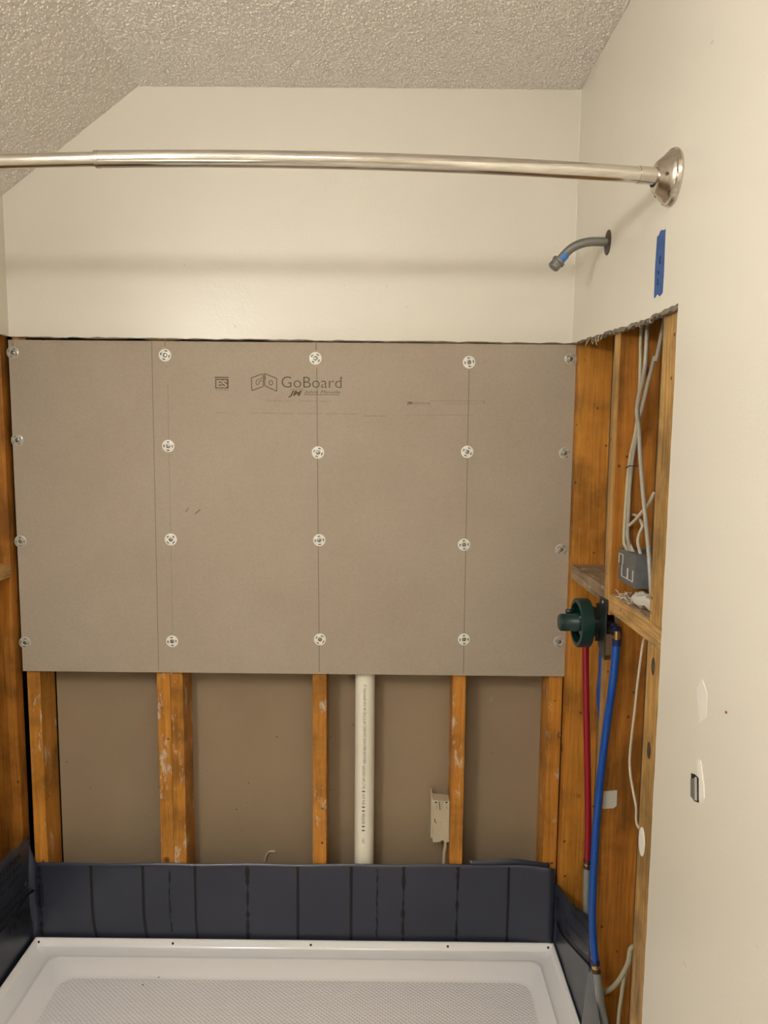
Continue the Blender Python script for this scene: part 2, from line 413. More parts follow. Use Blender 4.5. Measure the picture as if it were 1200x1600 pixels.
stud(-.8590, -.7700, -.4400, -.4020, .038, 1.9, 'second pine stud of the left wall, just outside the left photo edge', 'wood')
# notched stud behind the valve
zs = [(.7609, .038), (.7609, 1.045), (.795, 1.045), (.795, 1.150), (.7609, 1.150), (.7609, 2.3), (.8500, 2.3), (.8500, .038)]
v, f = prism(zs, 'Y', -.3590, -.3200)
tag(link('wall_stud', v, f, 'wood_dark', bevel=.0018), 'wide pine stud right of the shower valve, behind the blue pipe', 'stud')
stud(XS + .0003, .7990, -.6990, -.5960, 1.1990, 2.3, 'pale pine stud at the cut drywall edge, upper length beside the cables', 'wood_pale')
st = stud(XS + .0003, .7990, -.6990, -.5960, .038, 1.1590, 'pale pine stud at the cut drywall edge, lower length with round plaster dab', 'wood_pale')
v, f = lathe([(.0155, 0), (.0150, .0012), (.011, .0022)], (XS + .0002, -.6153, .764), (-1, 0, 0), 20, 1.9); link('plaster_dab', v, f, 'plaster', st, True)
for (yy, zz) in ((-.628, 1.12), (-.628, .955)):
    v, f = lathe([(.0090, 0), (.0088, .0006)], (XS + .0002, yy, zz), (-1, 0, 0), 18, 1.9); link('knot', v, f, 'rust', st, True)
stud(XS - .0003, .8505, -.3192, -.0256, 1.1690, 1.2060, 'rough weathered wood block just above the green valve guard', 'wood_weather', 'wood_block')
blk = stud(XS - .0010, .8505, -.6850, -.3594, 1.1595, 1.1985, 'wood block carrying crumpled plastic under the grey box', 'wood_y', 'wood_block')
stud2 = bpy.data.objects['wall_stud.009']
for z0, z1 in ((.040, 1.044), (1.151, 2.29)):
    v, f = box_g(.7603, .76085, -.3575, -.3215, z0, z1); link('pale_edge', v, f, 'wood_pale', stud2)  # narrow side of the notched stud faced in a paler tone
v, f = box_g(.7640, .8480, -.5950, -.3610, 1.1984, 1.1990)
link('dusty_top', v, f, 'wood_weather', blk)
stud(-.8590, -.7690, -.4015, -.0215, 1.1560, 1.1930, 'wood block between studs at the left photo edge', 'wood_y', 'wood_block')
for (x0, x1, y0, y1, lb) in ((-.756, .759, SY0, SY1, 'pine bottom plate hidden behind the grey liner at the back'), ):
    v, f = box_g(x0, x1, y0, y1, 0, .0375); tag(link('bottom_plate', v, f, 'wood'), lb, 'plate')
v, f = box_g(XS + .0005, .8500, -.70, .0125, 0, .0375); tag(link('bottom_plate', v, f, 'wood_y'), 'pine bottom plate under the right wall studs', 'plate')
v, f = box_g(-.859, -.770, -.66, .0165, 0, .0375); tag(link('bottom_plate', v, f, 'wood_y'), 'pine bottom plate under the left wall studs', 'plate')

# ------------------------------------------------------------------ tile backer board
bd = empty('tile_backer_board', (0, 0.0064, .883))
tag(bd, 'large grey tan tile backer board screwed to the back studs with round washers', 'backer board')
v, f = box_g(-.7600, .7605, 0.0, .0127, .8830, 1.7955); link('board', v, f, 'board', bd, bevel=.0008)
# pencil lines
def strip(p, q, w, y=-.0003):
    d = Vector((q[0] - p[0], 0, q[2] - p[2])).normalized(); n = Vector((-d.z, 0, d.x)) * w / 2
    a = Vector((p[0], y, p[2])); b = Vector((q[0], y, q[2]))
    return [a - n, b - n, b + n, a + n], [(0, 1, 2, 3)]
for p, q, w in (((-0.3749, 0.0000, 1.7952), (-0.3779, 0.0000, 0.8880), .0016), ((0.0666, 0.0000, 1.7282), (0.0731, 0.0000, 0.8889), .0019), ((0.0650, 0.0000, 1.7939), (0.0650, 0.0000, 1.7737), .0022),
                ((0.4750, 0.0000, 1.7267), (0.4768, 0.0000, 0.8894), .0017), ((-0.3388, 0.0000, 1.8005), (-0.3392, 0.0000, 1.7820), .0020), ((-0.7468, 0.0000, 1.7937), (-0.7476, 0.0000, 1.7769), .0016),
                ((-0.3346, 0.0000, 1.6824), (-0.3360, 0.0000, 0.9950), .0007)):
    v, f = strip(p, q, w); link('pencil_line', v, f, 'pencil', bd)
# printing
def put_text(name, s, h, x, z, w, mat, thin=0.0, sp=1.0, shear=0.0, parent=bd):
    V, F = text_geo(s, h, sp, thin, shear); V = fit(V, w); v, f = on_back(V, F, x, z); return link(name, v, f, mat, parent)
put_text('printed_word', 'GoBoard', .0305, -.0310, 1.6755, .1640, 'ink', thin=-.012)
put_text('printed_word', '®', .006, .1300, 1.7000, .0060, 'ink')
put_text('printed_word', 'Johns Manville', .0072, .0340, 1.6615, .0960, 'ink', shear=.3)
put_text('printed_word', 'JM', .0135, -.0060, 1.6545, .0330, 'ink', thin=.03, shear=.35)
v, f = join(strip((.034, 0, 1.6575), (.128, 0, 1.6575), .0014), strip((-.0055, 0, 1.6715), (.031, 0, 1.6715), .0010)); link('printed_line', v, f, 'ink', bd)
# folded-panel emblem left of the word
def poly_line(pts, w, closed=False):
    gs = []; P = [Vector((p[0], 0, p[1])) for p in pts]
    n = len(P)
    for i in range(n if closed else n - 1): gs.append(strip(P[i], P[(i + 1) % n], w))
    return join(*gs)
ex, ez, k = -.1100, 1.7120, 1 / 5730.0     # emblem origin, metres per tenth of a pixel
def E(pts): return [(ex + (x - 730) * k, ez - (y - 120) * k) for x, y in pts]
gs = [poly_line(E([(735, 185), (905, 125), (918, 130), (918, 300), (905, 320), (742, 378)]), .0022, True),
      poly_line(E([(940, 120), (1125, 190), (1125, 385), (940, 305)]), .0022, True),
      poly_line(E([(900, 175), (880, 200), (835, 212), (808, 235), (805, 275), (830, 290), (850, 270), (855, 240), (905, 225)]), .0018),
      poly_line(E([(1035 + 30 * math.cos(a * math.pi / 5), 258 + 34 * math.sin(a * math.pi / 5)) for a in range(10)]), .0020, True),
      poly_line(E([(945, 160), (945, 210)]), .0026)]
v, f = join(*gs); link('printed_emblem', v, f, 'ink', bd)
# ES mark
x0, x1 = -.2080, -.1705
v, f = join(strip((x0, 0, 1.7010), (x1, 0, 1.7010), .0030), strip((x0 + .0015, 0, 1.6845), (x1 - .0002, 0, 1.6845), .0250)); link('printed_block', v, f, 'ink', bd)
V, F = text_geo('ES', .0180, .95, .045); V = fit(V, .0310); v, f = on_back(V, F, x0 + .0035, 1.6755, -.0007); link('printed_word', v, f, 'board', bd)
put_text('printed_word', 'ICC-ES ESR', .0034, x0 + .002, 1.6665, .0335, 'ink')
put_text('printed_word', 'Tile Backer Board    Panneau de support', .0034, -.0700, 1.6390, .1760, 'ink_faint')
put_text('printed_word', 'NOT A BEARING SURFACE   THIS SIDE OUT   CENTER FASTENERS', .0034, -.1130, 1.6050, .2900, 'ink_faint')
put_text('printed_word', 'ASTM  C1178', .0030, -.2050, 1.6055, .0300, 'ink_faint')
put_text('printed_word', '000 0000 000', .0040, .1940, 1.6000, .0570, 'ink_faint')
put_text('printed_word', 'JM', .0060, .3110, 1.6350, .0130, 'ink', thin=.03)
put_text('printed_word', 'Johns Manville', .0045, .3270, 1.6360, .0440, 'ink')
v, f = join(strip((.3100, 0, 1.6330), (.372, 0, 1.6330), .0008), strip((.307, 0, 1.6445), (.307, 0, 1.6360), .0008), strip((.372, 0, 1.6440), (.517, 0, 1.6440), .0009),
            strip((.517, 0, 1.6450), (.517, 0, 1.6370), .0016), strip((.410, 0, 1.6370), (.505, 0, 1.6370), .0007), strip((.305, 0, 1.6060), (.49, 0, 1.6065), .0007)); link('printed_line', v, f, 'ink_faint', bd)
v, f = join(strip((-0.2933, 0.0000, 1.3366), (-0.2843, 0.0000, 1.3490), .003), strip((-0.2671, 0.0000, 1.3316), (-0.2528, 0.0000, 1.3441), .004)); link('smudge', v, f, 'ink_faint', bd)
# washers: round, four slots, screw in the middle
def make_washer(mat):
    w = link('washer', *lathe([(.0168, 0), (.0168, .0010), (.0155, .0018), (.0075, .0020), (.0058, .0008)], (0, 0, 0), (0, -1, 0), 28), mat, bd, True, origin=(0, 0, 0))
    gs = []
    for a in range(4):
        c, s = math.cos(a * math.pi / 2 + .2), math.sin(a * math.pi / 2 + .2); q = []
        for (u, t) in ((.0098, -.0036), (.0126, -.0036), (.0126, .0036), (.0098, .0036)):
            q.append((u * c - t * s, -.0022, u * s + t * c))
        gs.append((q, [(0, 1, 2, 3)]))
    v, f = join(*gs); link('slots', v, f, 'rust' if mat == 'washer' else 'screw', w, origin=(0, 0, 0))
    s = link('screw_head', *lathe([(.0062, 0), (.0062, .0010), (.0048, .0019), (.0016, .0019), (.0014, .0012)], (0, 0, 0), (0, -1, 0), 18), 'screw', w, True, origin=(0, 0, 0))
    return w
def dup(o, parent):
    c = o.copy(); C.objects.link(c); c.parent = parent; WL[c.name] = WL[o.name].copy()
    for ch in o.children:
        d = ch.copy(); C.objects.link(d); d.parent = c
    return c
inner = [(-0.3398, 0.0000, 1.7585), (-0.3367, 0.0000, 1.5161), (-0.3354, 0.0000, 1.2601), (-0.3382, 0.0000, 0.9731), (0.0632, 0.0000, 1.7535), (0.0699, 0.0000, 1.5025), (0.0733, 0.0000, 1.2622), (0.0749, 0.0000, 0.9827),
         (0.4745, 0.0000, 1.7469), (0.4745, 0.0000, 1.5079), (0.4711, 0.0000, 1.2536), (0.4766, 0.0000, 0.9868)]
outer = [(-0.7483, 0.0000, 1.7617), (-0.7467, 0.0000, 1.5280), (-0.7503, 0.0000, 1.2508), (-0.7505, 0.0000, 0.9652), (0.7464, 0.0000, 1.7577), (0.7399, 0.0000, 1.5068), (0.7387, 0.0000, 1.2419), (0.7425, 0.0000, 0.9822)]
for spots, mat in ((inner, 'washer'), (outer, 'washer_clear')):
    w0 = make_washer(mat)
    for i, p in enumerate(spots):
        w = w0 if i == 0 else dup(w0, bd)
        w.location = Vector((p[0], -.0001 if mat == 'washer' else .0002, p[2])) - WL[bd.name]; w.rotation_euler = (0, random.uniform(0, 1.5), 0)
        if mat == 'washer_clear' and i == 0: w['label'] = 'cloudy clear washer'

# ------------------------------------------------------------------ curtain rod
RZ = 1.996
rod = empty('curtain_rod', (0.0, -.70, RZ - .012)); tag(rod, 'polished metal curved shower curtain rod spanning the alcove', 'curtain rod')
def rod_y(x): return -.6415 - .066 * (1 - (x / .7482) ** 2)
def rpts(a, b, n): return [(a + (b - a) * i / n, rod_y(a + (b - a) * i / n), RZ) for i in range(n + 1)]
v, f = tube(rpts(-.226, .712, 26), .0134, 24, 3); link('outer_tube', v, f, 'chrome', rod, True)
v, f = tube(rpts(-.735, -.2255, 14), .0112, 24, 3); link('inner_tube', v, f, 'chrome', rod, True)
v, f = tube([(-.2290, rod_y(-.229), RZ), (-.2220, rod_y(-.222), RZ)], .0138, 24, 1); link('end_lip', v, f, 'nickel', rod, True)
v, f = tube(rpts(.683, .722, 3), .0142, 24, 3); link('end_sleeve', v, f, 'nickel', rod, True)
def flange(xc, sx):
    pr = [(.0460, 0), (.0475, .004), (.0455, .009), (.0420, .0105), (.0395, .015), (.0370, .0165), (.0260, .030), (.0200, .0330), (.0165, .0335)]
    v, f = lathe(pr, (xc, -.6415, RZ), (-sx, 0, 0), 40); return v, f
v, f = flange(XR - .0002, 1); fl = link('flange', v, f, 'nickel', rod, True)
v, f = lathe([(.0162, 0), (.0162, .0022)], (XR - .0335, -.6415, RZ), (-1, 0, 0), 24); link('gasket', v, f, 'dark', fl, True)
for a in (-.9, 1.2, 3.3):
    c = Vector((XR - .022, -.6415 + .0310 * math.cos(a), RZ + .0310 * math.sin(a)))
    v, f = lathe([(.003, 0), (.003, .0022)], c, (-.75, .5 * math.cos(a), .5 * math.sin(a)), 10); link('set_screw', v, f, 'rust', fl, True)
v, f = flange(XL + .0002, -1); link('flange', v, f, 'nickel', rod, True)

# ------------------------------------------------------------------ shower arm
arm = empty('shower_outlet', (XR, -.281, 1.985)); tag(arm, 'grey galvanized shower arm bending down from the right wall, capped, with blue tape', 'shower arm')
ap = [(XR + .02, -.281, 1.984), (0.7454, -0.2810, 1.9849), (0.7052, -0.2810, 1.9845), (0.6769, -0.2810, 1.9760), (0.6573, -0.2810, 1.9619), (0.6323, -0.2810, 1.9338)]
v, f = tube(ap, .0098, 18, 8); link('pipe', v, f, 'galv', arm, True)
v, f = tube([(0.6531, -0.2810, 1.9563), (0.6421, -0.2810, 1.9437)], .0103, 18, 1); link('tape_wrap', v, f, 'tape_bright', arm, True)  # wrap in a brighter blue than the strip on the wall
p0 = Vector((0.6406, -0.2810, 1.9436)); p1 = Vector((0.6268, -0.2810, 1.9282)); d = (p1 - p0).normalized()
v, f = lathe([(.0150, 0), (.0155, .002), (.0150, .006), (.0128, .0075), (.0130, .020), (.0110, .022)], p0, d, 24); link('end_cap', v, f, 'galv', arm, True)
v, f = lathe([(.0240, 0), (.0235, .0012), (.0120, .0022)], (XR - .0002, -.281, 1.9835), (-1, 0, 0), 24, 1.15); link('escutcheon', v, f, 'rust', arm)

# ------------------------------------------------------------------ blue tape strip on the right wall
tp = [(0.7480, -0.5802, 1.9134), (0.7480, -0.5892, 1.9143), (0.7480, -0.5946, 1.9195), (0.7480, -0.6035, 1.9192), (0.7480, -0.6098, 1.9163), (0.7480, -0.6186, 1.9160), (0.7480, -0.6188, 1.8918), (0.7480, -0.6208, 1.8415),
      (0.7480, -0.6195, 1.8062), (0.7480, -0.6125, 1.8031), (0.7480, -0.6066, 1.8020), (0.7480, -0.5969, 1.8073), (0.7480, -0.5907, 1.8074), (0.7480, -0.5850, 1.8039), (0.7480, -0.5787, 1.8046), (0.7480, -0.5774, 1.8629)]
v, f = prism([(p[1], p[2]) for p in tp], 'X', XR - .0007, XR - .0001)
to = link('masking_tape', v, f, 'tape'); tag(to, 'torn strip of blue masking tape stuck upright on the right wall', 'tape')
gs = []
for (a, b) in (((0.7480, -0.5974, 1.8739), (0.7480, -0.6039, 1.8701)), ((0.7480, -0.5980, 1.8693), (0.7480, -0.6022, 1.8604)), ((0.7480, -0.5946, 1.8486), (0.7480, -0.5983, 1.8433)), ((0.7480, -0.5933, 1.8353), (0.7480, -0.5969, 1.8312)), ((0.7480, -0.5940, 1.8295), (0.7480, -0.5962, 1.8245))):
    gs.append(tube([(XR - .0008, a[1], a[2]), (XR - .0008, b[1], b[2])], .0013, 6, 1))
v, f = join(*gs); link('pen_marks', v, f, 'bluedark', to, True)

# wall anchor left in the right wall
an = empty('wall_anchor', (XR, -.854, .97)); tag(an, 'grey metal anchor exposed in a torn slot low on the right wall', 'anchor')
q = [(0.7480, -0.8389, 1.0139), (0.7480, -0.8513, 1.0179), (0.7480, -0.8650, 1.0184), (0.7480, -0.8679, 0.9948), (0.7480, -0.8696, 0.9811), (0.7480, -0.8565, 0.9761), (0.7480, -0.8435, 0.9767)]
v, f = prism([(p[1], p[2]) for p in q], 'X', XR - .0010, XR - .0001); link('slot', v, f, 'dark', an)
q = [(0.7480, -0.8410, 1.0064), (0.7480, -0.8542, 1.0130), (0.7480, -0.8596, 0.9789), (0.7480, -0.8445, 0.9783)]
v, f = prism([(p[1], p[2]) for p in q], 'X', XR - .0026, XR - .0010); link('plate', v, f, 'anchor', an, bevel=.0005)
q = [(0.7480, -0.8561, 1.0161), (0.7480, -0.8595, 1.0167), (0.7480, -0.8650, 0.9818), (0.7480, -0.8617, 0.9810)]
v, f = prism([(p[1], p[2]) for p in q], 'X', XR - .0030, XR - .0010); link('plate_edge', v, f, 'boxwhite', an)
rp = random.Random(9)
def blob(uvs, t, name='plaster_patch', parent=wr):
    v, f = prism([(p[1], p[2]) for p in uvs], 'X', XR - t, XR + .001); return link(name, v, f, 'plaster', parent, bevel=0)
blob([(0.7480, -0.8591, 1.0469), (0.7480, -0.8679, 1.0490), (0.7480, -0.8739, 1.0364), (0.7480, -0.8828, 1.0181), (0.7480, -0.8875, 0.9980), (0.7480, -0.8784, 0.9827), (0.7480, -0.8713, 0.9862), (0.7480, -0.8670, 1.0205), (0.7480, -0.8593, 1.0272)], .0014)
blob([(0.7480, -0.8388, 1.1543), (0.7480, -0.8589, 1.1749), (0.7480, -0.8763, 1.1578), (0.7480, -0.8764, 1.1225), (0.7480, -0.8587, 1.1049)], .0006)
v, f = lathe([(.0022, 0), (.0018, .0012)], (0.7480, -0.9377, 1.1541), (-1, 0, 0), 8); link('speck', v, f, 'redmark', wr)

# ------------------------------------------------------------------ drain pipe
px, py, pr_ = .1995, .052, .0285
dp = empty('drain_pipe', (px, py, 0)); tag(dp, 'white plastic drain pipe rising between the back studs, printed with grey lettering', 'pipe')
v, f = tube([(px + .0008, py, .038), (px + .0008, py, .45), (px - .0006, py, 1.95)], pr_, 36, 1); link('pipe', v, f, 'pvc', dp, True)
def pipe_text(s, z_top, z_bot, h, dx=.001):
    V, F = text_geo(s, h); L_ = z_top - z_bot; V = fit(V, L_); out = []
    for a, b in V:
        xx = dx + b - h / 2; yy = py - math.sqrt(pr_ ** 2 - xx ** 2) - .0004
        out.append((px + xx, yy, z_top - a))
    return link('printed_text', out, F, 'pipeink', dp)
pipe_text('2" Charlotte® SCH 40 CELLULAR CORE PVC DWV PIPE ASTM F891', .845, .610, .0080)
pipe_text('NSF-DWV UPC 2" IPS ♦ NOT FOR ♦ ♦ PRESSURE ♦ ♦', .605, .405, .0080, -.001)
pipe_text('11057', .385, .368, .0070, -.001)

# ------------------------------------------------------------------ almond electrical box on the stud
eb = empty('electrical_box', (.428, .06, .36)); tag(eb, 'almond plastic low voltage box fixed left of a back stud', 'electrical box')
q = [(.4005, .4970), (.4490, .4930), (.4490, .3680), (.4365, .3660), (.4340, .3720), (.4290, .3735), (.4250, .3700), (.4215, .3660), (.4180, .3690), (.4130, .3660), (.4070, .3680), (.4040, .3650), (.4015, .3700)]
v, f = prism(q, 'Y', .035, .075); link('body', v, f, 'almond', eb, bevel=.0008)
v, f = box_g(.3960, .4010, .045, .100, .375, .500); link('side_wing', v, f, 'almond', eb, bevel=.0008)
for (a, b) in ((.4060, .4120), (.4200, .4310), (.4370, .4425)):
    v, f = box_g(a, b, .0343, .036, .4880, .4920); link('slot', v, f, 'dark', eb)
v, f = prism([(.4160, .4950), (.4310, .4940), (.4290, .4700), (.4240, .4660), (.4200, .4700)], 'Y', .0342, .0352); link('notch_plate', v, f, 'cable_green', eb)
v, f = tube([(.4180, .0340, .4920), (.4210, .0336, .4680)], .0012, 6, 1); link('notch_edge', v, f, 'rust', eb)
v, f = tube([(.4060, .0346, .4400), (.4070, .0344, .4330), (.4105, .0346, .4270)], .0013, 6, 4); link('red_scratch', v, f, 'redmark', eb)
v, f = tube([(.4270 + .005 * math.cos(a), .0346, .4250 + .005 * math.sin(a)) for a in (0.6, 1.4, 2.2, 3.0, 3.8, 4.6)], .0006, 6, 3); link('moulded_ring', v, f, 'cable_green', eb)
for a in (.408, .438):
    v, f = prism([(a, .478), (a + .006, .478), (a + .006, .470), (a + .003, .466)], 'Y', .0338, .0352); link('clip', v, f, 'cable_green', eb)
v, f = tube([(.4400, .056, .3780), (.4405, .056, .345), (.4370, .055, .315), (.4360, .055, .24)], .0045, 10, 5, flat=.55)
tag(link('box_cable', v, f, 'cable', None, True), 'short flat cream cable dropping out of the almond box', 'cable')

# ------------------------------------------------------------------ shower liner
ln = empty('shower_liner', (0, -.003, 0)); tag(ln, 'slate grey waterproof membrane wrapped up the bottom of the three alcove walls', 'shower liner')
def sheet(fn, nu, nv, name, mat='liner', th=.0016, parent=ln):
    V = [fn(i / nu, j / nv) for j in range(nv + 1) for i in range(nu + 1)]
    F = [(j * (nu + 1) + i, j * (nu + 1) + i + 1, (j + 1) * (nu + 1) + i + 1, (j + 1) * (nu + 1) + i) for j in range(nv) for i in range(nu)]
    o = link(name, V, F, mat, parent, True)
    md = o.modifiers.new('thickness', 'SOLIDIFY'); md.thickness = th; md.offset = 0
    return o
def nz(a, b, c=0): return noise.noise(Vector((a, b, c)))
def back_y(x, z):
    y = .0105 + .0012 * nz(x * 5, z * 7)
    t = max(0, (x - .60) / .15)
    if t > 0: y -= .022 * t * t * (1 - t * .2) * (.35 + .65 * math.sin(min(1, z / .30) * 2.4)) * 1.0
    return y - .0045
def back_fn(u, t):
    x = -.7545 + u * 1.5055; top = .3085 + .0105 * u + .0012 * math.sin(u * 34) + (.0 if u < .94 else -.004 * (u - .94) / .06)
    z = .012 + t * (top - .012)
    return Vector((x, back_y(x, z), z))
sheet(back_fn, 90, 20, 'back_panel')
# second layer standing up behind, at the right
def lap_fn(u, t):
    x = .505 + u * .235; top = .3270 + .010 * math.exp(-((u - .55) / .28) ** 2) - .006 * u
    z = .25 + t * (top - .25); return Vector((x, .0115 - .0005 * t, z))
sheet(lap_fn, 20, 4, 'rear_lap', th=.0012)
# thin raised black strips down the back panel
def liner_line(x, w, wig=.0, top=.300, seed=0, curve=0.0, z0=.080):
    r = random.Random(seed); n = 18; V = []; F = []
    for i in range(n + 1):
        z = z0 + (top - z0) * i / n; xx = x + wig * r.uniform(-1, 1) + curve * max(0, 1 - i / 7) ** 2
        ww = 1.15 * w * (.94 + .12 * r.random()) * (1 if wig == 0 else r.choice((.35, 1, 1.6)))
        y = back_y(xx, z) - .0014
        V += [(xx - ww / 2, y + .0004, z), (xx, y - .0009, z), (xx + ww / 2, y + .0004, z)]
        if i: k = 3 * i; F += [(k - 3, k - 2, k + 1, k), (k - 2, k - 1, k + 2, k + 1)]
    return link('dark_line', V, F, 'linerink', ln)
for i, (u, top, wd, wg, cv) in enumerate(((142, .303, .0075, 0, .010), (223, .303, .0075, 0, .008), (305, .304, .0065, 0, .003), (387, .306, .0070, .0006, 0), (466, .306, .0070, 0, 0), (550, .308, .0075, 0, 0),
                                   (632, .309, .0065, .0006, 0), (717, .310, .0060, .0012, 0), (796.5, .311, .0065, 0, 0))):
    liner_line((u - 458.5) / 540.5 - .0045, wd, wg, top, i, cv)
liner_line(-.3640, .0030, .0018, .290, 21, .006, .10); liner_line(.2400, .0028, .0018, .300, 22, 0, .085)
liner_line(-.7395, .0085, .0015, .300, 23, .0)
# left side panel
def left_fn(u, t):
    y = .006 - u * .66; top = .396 + .016 * min(1, u * 4) + .003 * math.sin(u * 50)
    k = max(0, 1 - u / .018); top -= .085 * k
    z = .012 + t * (top - .012)
    x = -.7665 + .004 * nz(y * 6, z * 6, 3) + .0035 * math.sin(z * 20) * (1 if z > .1 else .3)
    if z < .10: x = min(x, -.7660)
    x += .0165 * k * k
    return Vector((x, y, z))
lp = sheet(left_fn, 120, 16, 'left_panel')
# right side panel, its top edge climbing towards the room
def right_fn(u, t):
    y = -.002 - u * .335; k = max(0, 1 - u / .04); top = .268 + .122 * min(1, (u / .95)) ** 1.15 + .004 * math.sin(u * 9)
    z = .012 + t * (top - .012)
    x = .7615 + .0100 * math.sin(t * 2.4) * 0 - .004 * t + .0030 * nz(y * 9, z * 8, 5) - .0095 * k * k
    return Vector((x, y, z))
sheet(right_fn, 36, 18, 'right_panel')
# folded grey corner standing at the near end of the right panel
def cone_fn(u, t):
    base0 = Vector((0.7490, -0.3120, 0.0663)); base1 = Vector((0.7550, -0.4568, 0.2000)); apex0 = Vector((0.7515, -0.3515, 0.2831)); apex1 = Vector((0.7530, -0.3659, 0.2947))
    p = base0.lerp(base1, u).lerp(apex0.lerp(apex1, u), t); p.x += -.003 * math.sin(u * math.pi) * (1 - t); return p
sheet(cone_fn, 14, 16, 'folded_corner', 'liner_glare')  # paler membrane colour carries the glare on this fold
# printed text on the side panels (dark lettering, running along the membrane)
def line_text(s, p, q, h, thin=0.0):
    V, F = text_geo(s, h, 1.0, thin); p, q = Vector(p), Vector(q); d = q - p; V = fit(V, d.length); d.normalize()
    up = Vector((0, -d.z, d.y)) if d.y > 0 else Vector((0, d.z, -d.y))
    return link('printed_text', [p + d * a + up * b for a, b in V], F, 'linerink', ln)
for s_, p, q, in (('impermeable', (0.7530, -0.1816, 0.3237), (0.7530, -0.3566, 0.4016)), ('membrana para', (0.7530, -0.1841, 0.3057), (0.7530, -0.3606, 0.3721)),
                  ('El revestimiento', (0.7530, -0.1333, 0.2415), (0.7530, -0.3658, 0.3339)), ('los contornos', (0.7530, -0.1373, 0.2130), (0.7530, -0.3682, 0.3162))):
    line_text(s_, p, q, .0150, .012)
v, f = tube([(0.7535, -0.0463, 0.1818), (0.7535, -0.0693, 0.1774), (0.7535, -0.1179, 0.1890), (0.7535, -0.2060, 0.2268), (0.7535, -0.3335, 0.2837), (0.7535, -0.3934, 0.3073)], .0030, 6, 6); link('printed_rule', v, f, 'linerink', ln, True)
for s_, p, q in (('SHOWER PAN LINER', (-0.7590, -0.3319, 0.3855), (-0.7590, -0.0558, 0.3630)), ('install over pre sloped base', (-0.7590, -0.3347, 0.3544), (-0.7590, -0.0579, 0.3395)),
                 ('test before use', (-0.7590, -0.3377, 0.3202), (-0.7590, -0.0703, 0.3152)), ('do not puncture', (-0.7590, -0.3403, 0.2907), (-0.7590, -0.0573, 0.2645)), ('see instructions', (-0.7590, -0.3423, 0.2674), (-0.7590, -0.0595, 0.2391)),
                 ('use approved cement', (-0.7590, -0.3445, 0.2425), (-0.7590, -0.0920, 0.2219))):
    line_text(s_, p, q, .0150, .022)
v, f = tube([(-0.7600, -0.2886, 0.2553), (-0.7600, -0.1743, 0.2263), (-0.7600, -0.1103, 0.2218), (-0.7600, -0.0475, 0.2327), (-0.7600, -0.0189, 0.2306), (-0.7580, 0.0209, 0.2194)], .0036, 6, 6); link('printed_rule', v, f, 'linerink', ln, True)
line_text('Oatey', (-0.7590, -0.1232, 0.1712), (-0.7590, -0.0230, 0.1626), .0420, .05)
for X_, y0, z0, h in ((-.7585, -.020, .27, .02), (.7535, -.022, .238, .016)):
    v, f = tube([(X_, y0, z0), (X_, y0 - .014, z0 + h * .7), (X_, y0 - .022, z0), (X_, y0 - .010, z0 - h * .6), (X_, y0 - .026, z0 - h)], .0015, 6, 5); link('printed_mark', v, f, 'linerink', ln, True)

# ------------------------------------------------------------------ shower pan
pn = empty('shower_pan', (0, -.38, 0)); tag(pn, 'white acrylic shower pan with diamond textured floor and raised rim', 'shower pan')
def ring(ix0, ix1, iy0, iy1, z, r, n=6):
    """rounded rectangle insets measured from outer edges (left, right, back, front)"""
    x0, x1, y1, y0 = -.7560 + ix0, .7560 + ix1 * -1, -.0035 - iy0, -.765 + iy1
    P = []
    for cx, cy, a0 in ((x1 - r, y1 - r, 0), (x0 + r, y1 - r, 90), (x0 + r, y0 + r, 180), (x1 - r, y0 + r, 270)):
        for i in range(n + 1):
            a = math.radians(a0 + 90 * i / n); P.append(Vector((cx + r * math.cos(a), cy + r * math.sin(a), z)))
    return P
specs = [(0, 0, 0, 0, 0.0, .004), (0, 0, 0, 0, .0840, .004), (.003, .003, .003, .003, .0862, .004), (.007, .007, .007, .007, .0850, .005), (.0105, .0105, .0105, .010, .0700, .006), (.014, .014, .014, .02, .0665, .010),
         (.050, .036, .036, .045, .0655, .018), (.055, .041, .041, .05, .0640, .02), (.064, .050, .049, .06, .0640, .022), (.068, .053, .052, .064, .0662, .024), (.072, .056, .056, .068, .0655, .026),
         (.112, .084, .088, .10, .0395, .036), (.122, .092, .098, .11, .0370, .040)]
V = []; F = []; n0 = None
for s_ in specs:
    R_ = ring(*s_[:5], s_[5]); n0 = len(R_); V += R_
for i in range(len(specs) - 1):
    for j in range(n0):
        a = i * n0 + j; b = i * n0 + (j + 1) % n0; F.append((a, b, b + n0, a + n0))
rim = link('rim', V, F, 'pan', pn, True)
R_ = ring(.122, .092, .098, .11, .0370, .040); v = list(R_); link('textured_floor', v, [tuple(range(len(v)))], 'panfloor', pn)
v, f = lathe([(.055, 0), (.055, .003), (.045, .0035)], (-.30, -.42, .0370), (0, 0, 1), 32); link('drain_cover', v, f, 'nickel', pn, True)
def hole(p, nrm):
    v, f = lathe([(.0034, 0), (.0034, .0006)], p, nrm, 14); link('nail_hole', v, f, 'dark', rim)
for x in (-.742, -.352, .049, .447, .738):
    hole((x, -.0035 - .0100, .0770), (0, -1, .25))
rb = random.Random(4)
gs = []
for p in ((-0.6686, -0.0955, 0.0380), (-0.3674, -0.0958, 0.0380), (-0.4024, -0.1241, 0.0380)):
    gs.append(lathe([(.0022, 0), (.0012, .0015)], p, (0, 0, 1), 7))
v, f = join(*gs); link('grit', v, f, 'rust', pn)

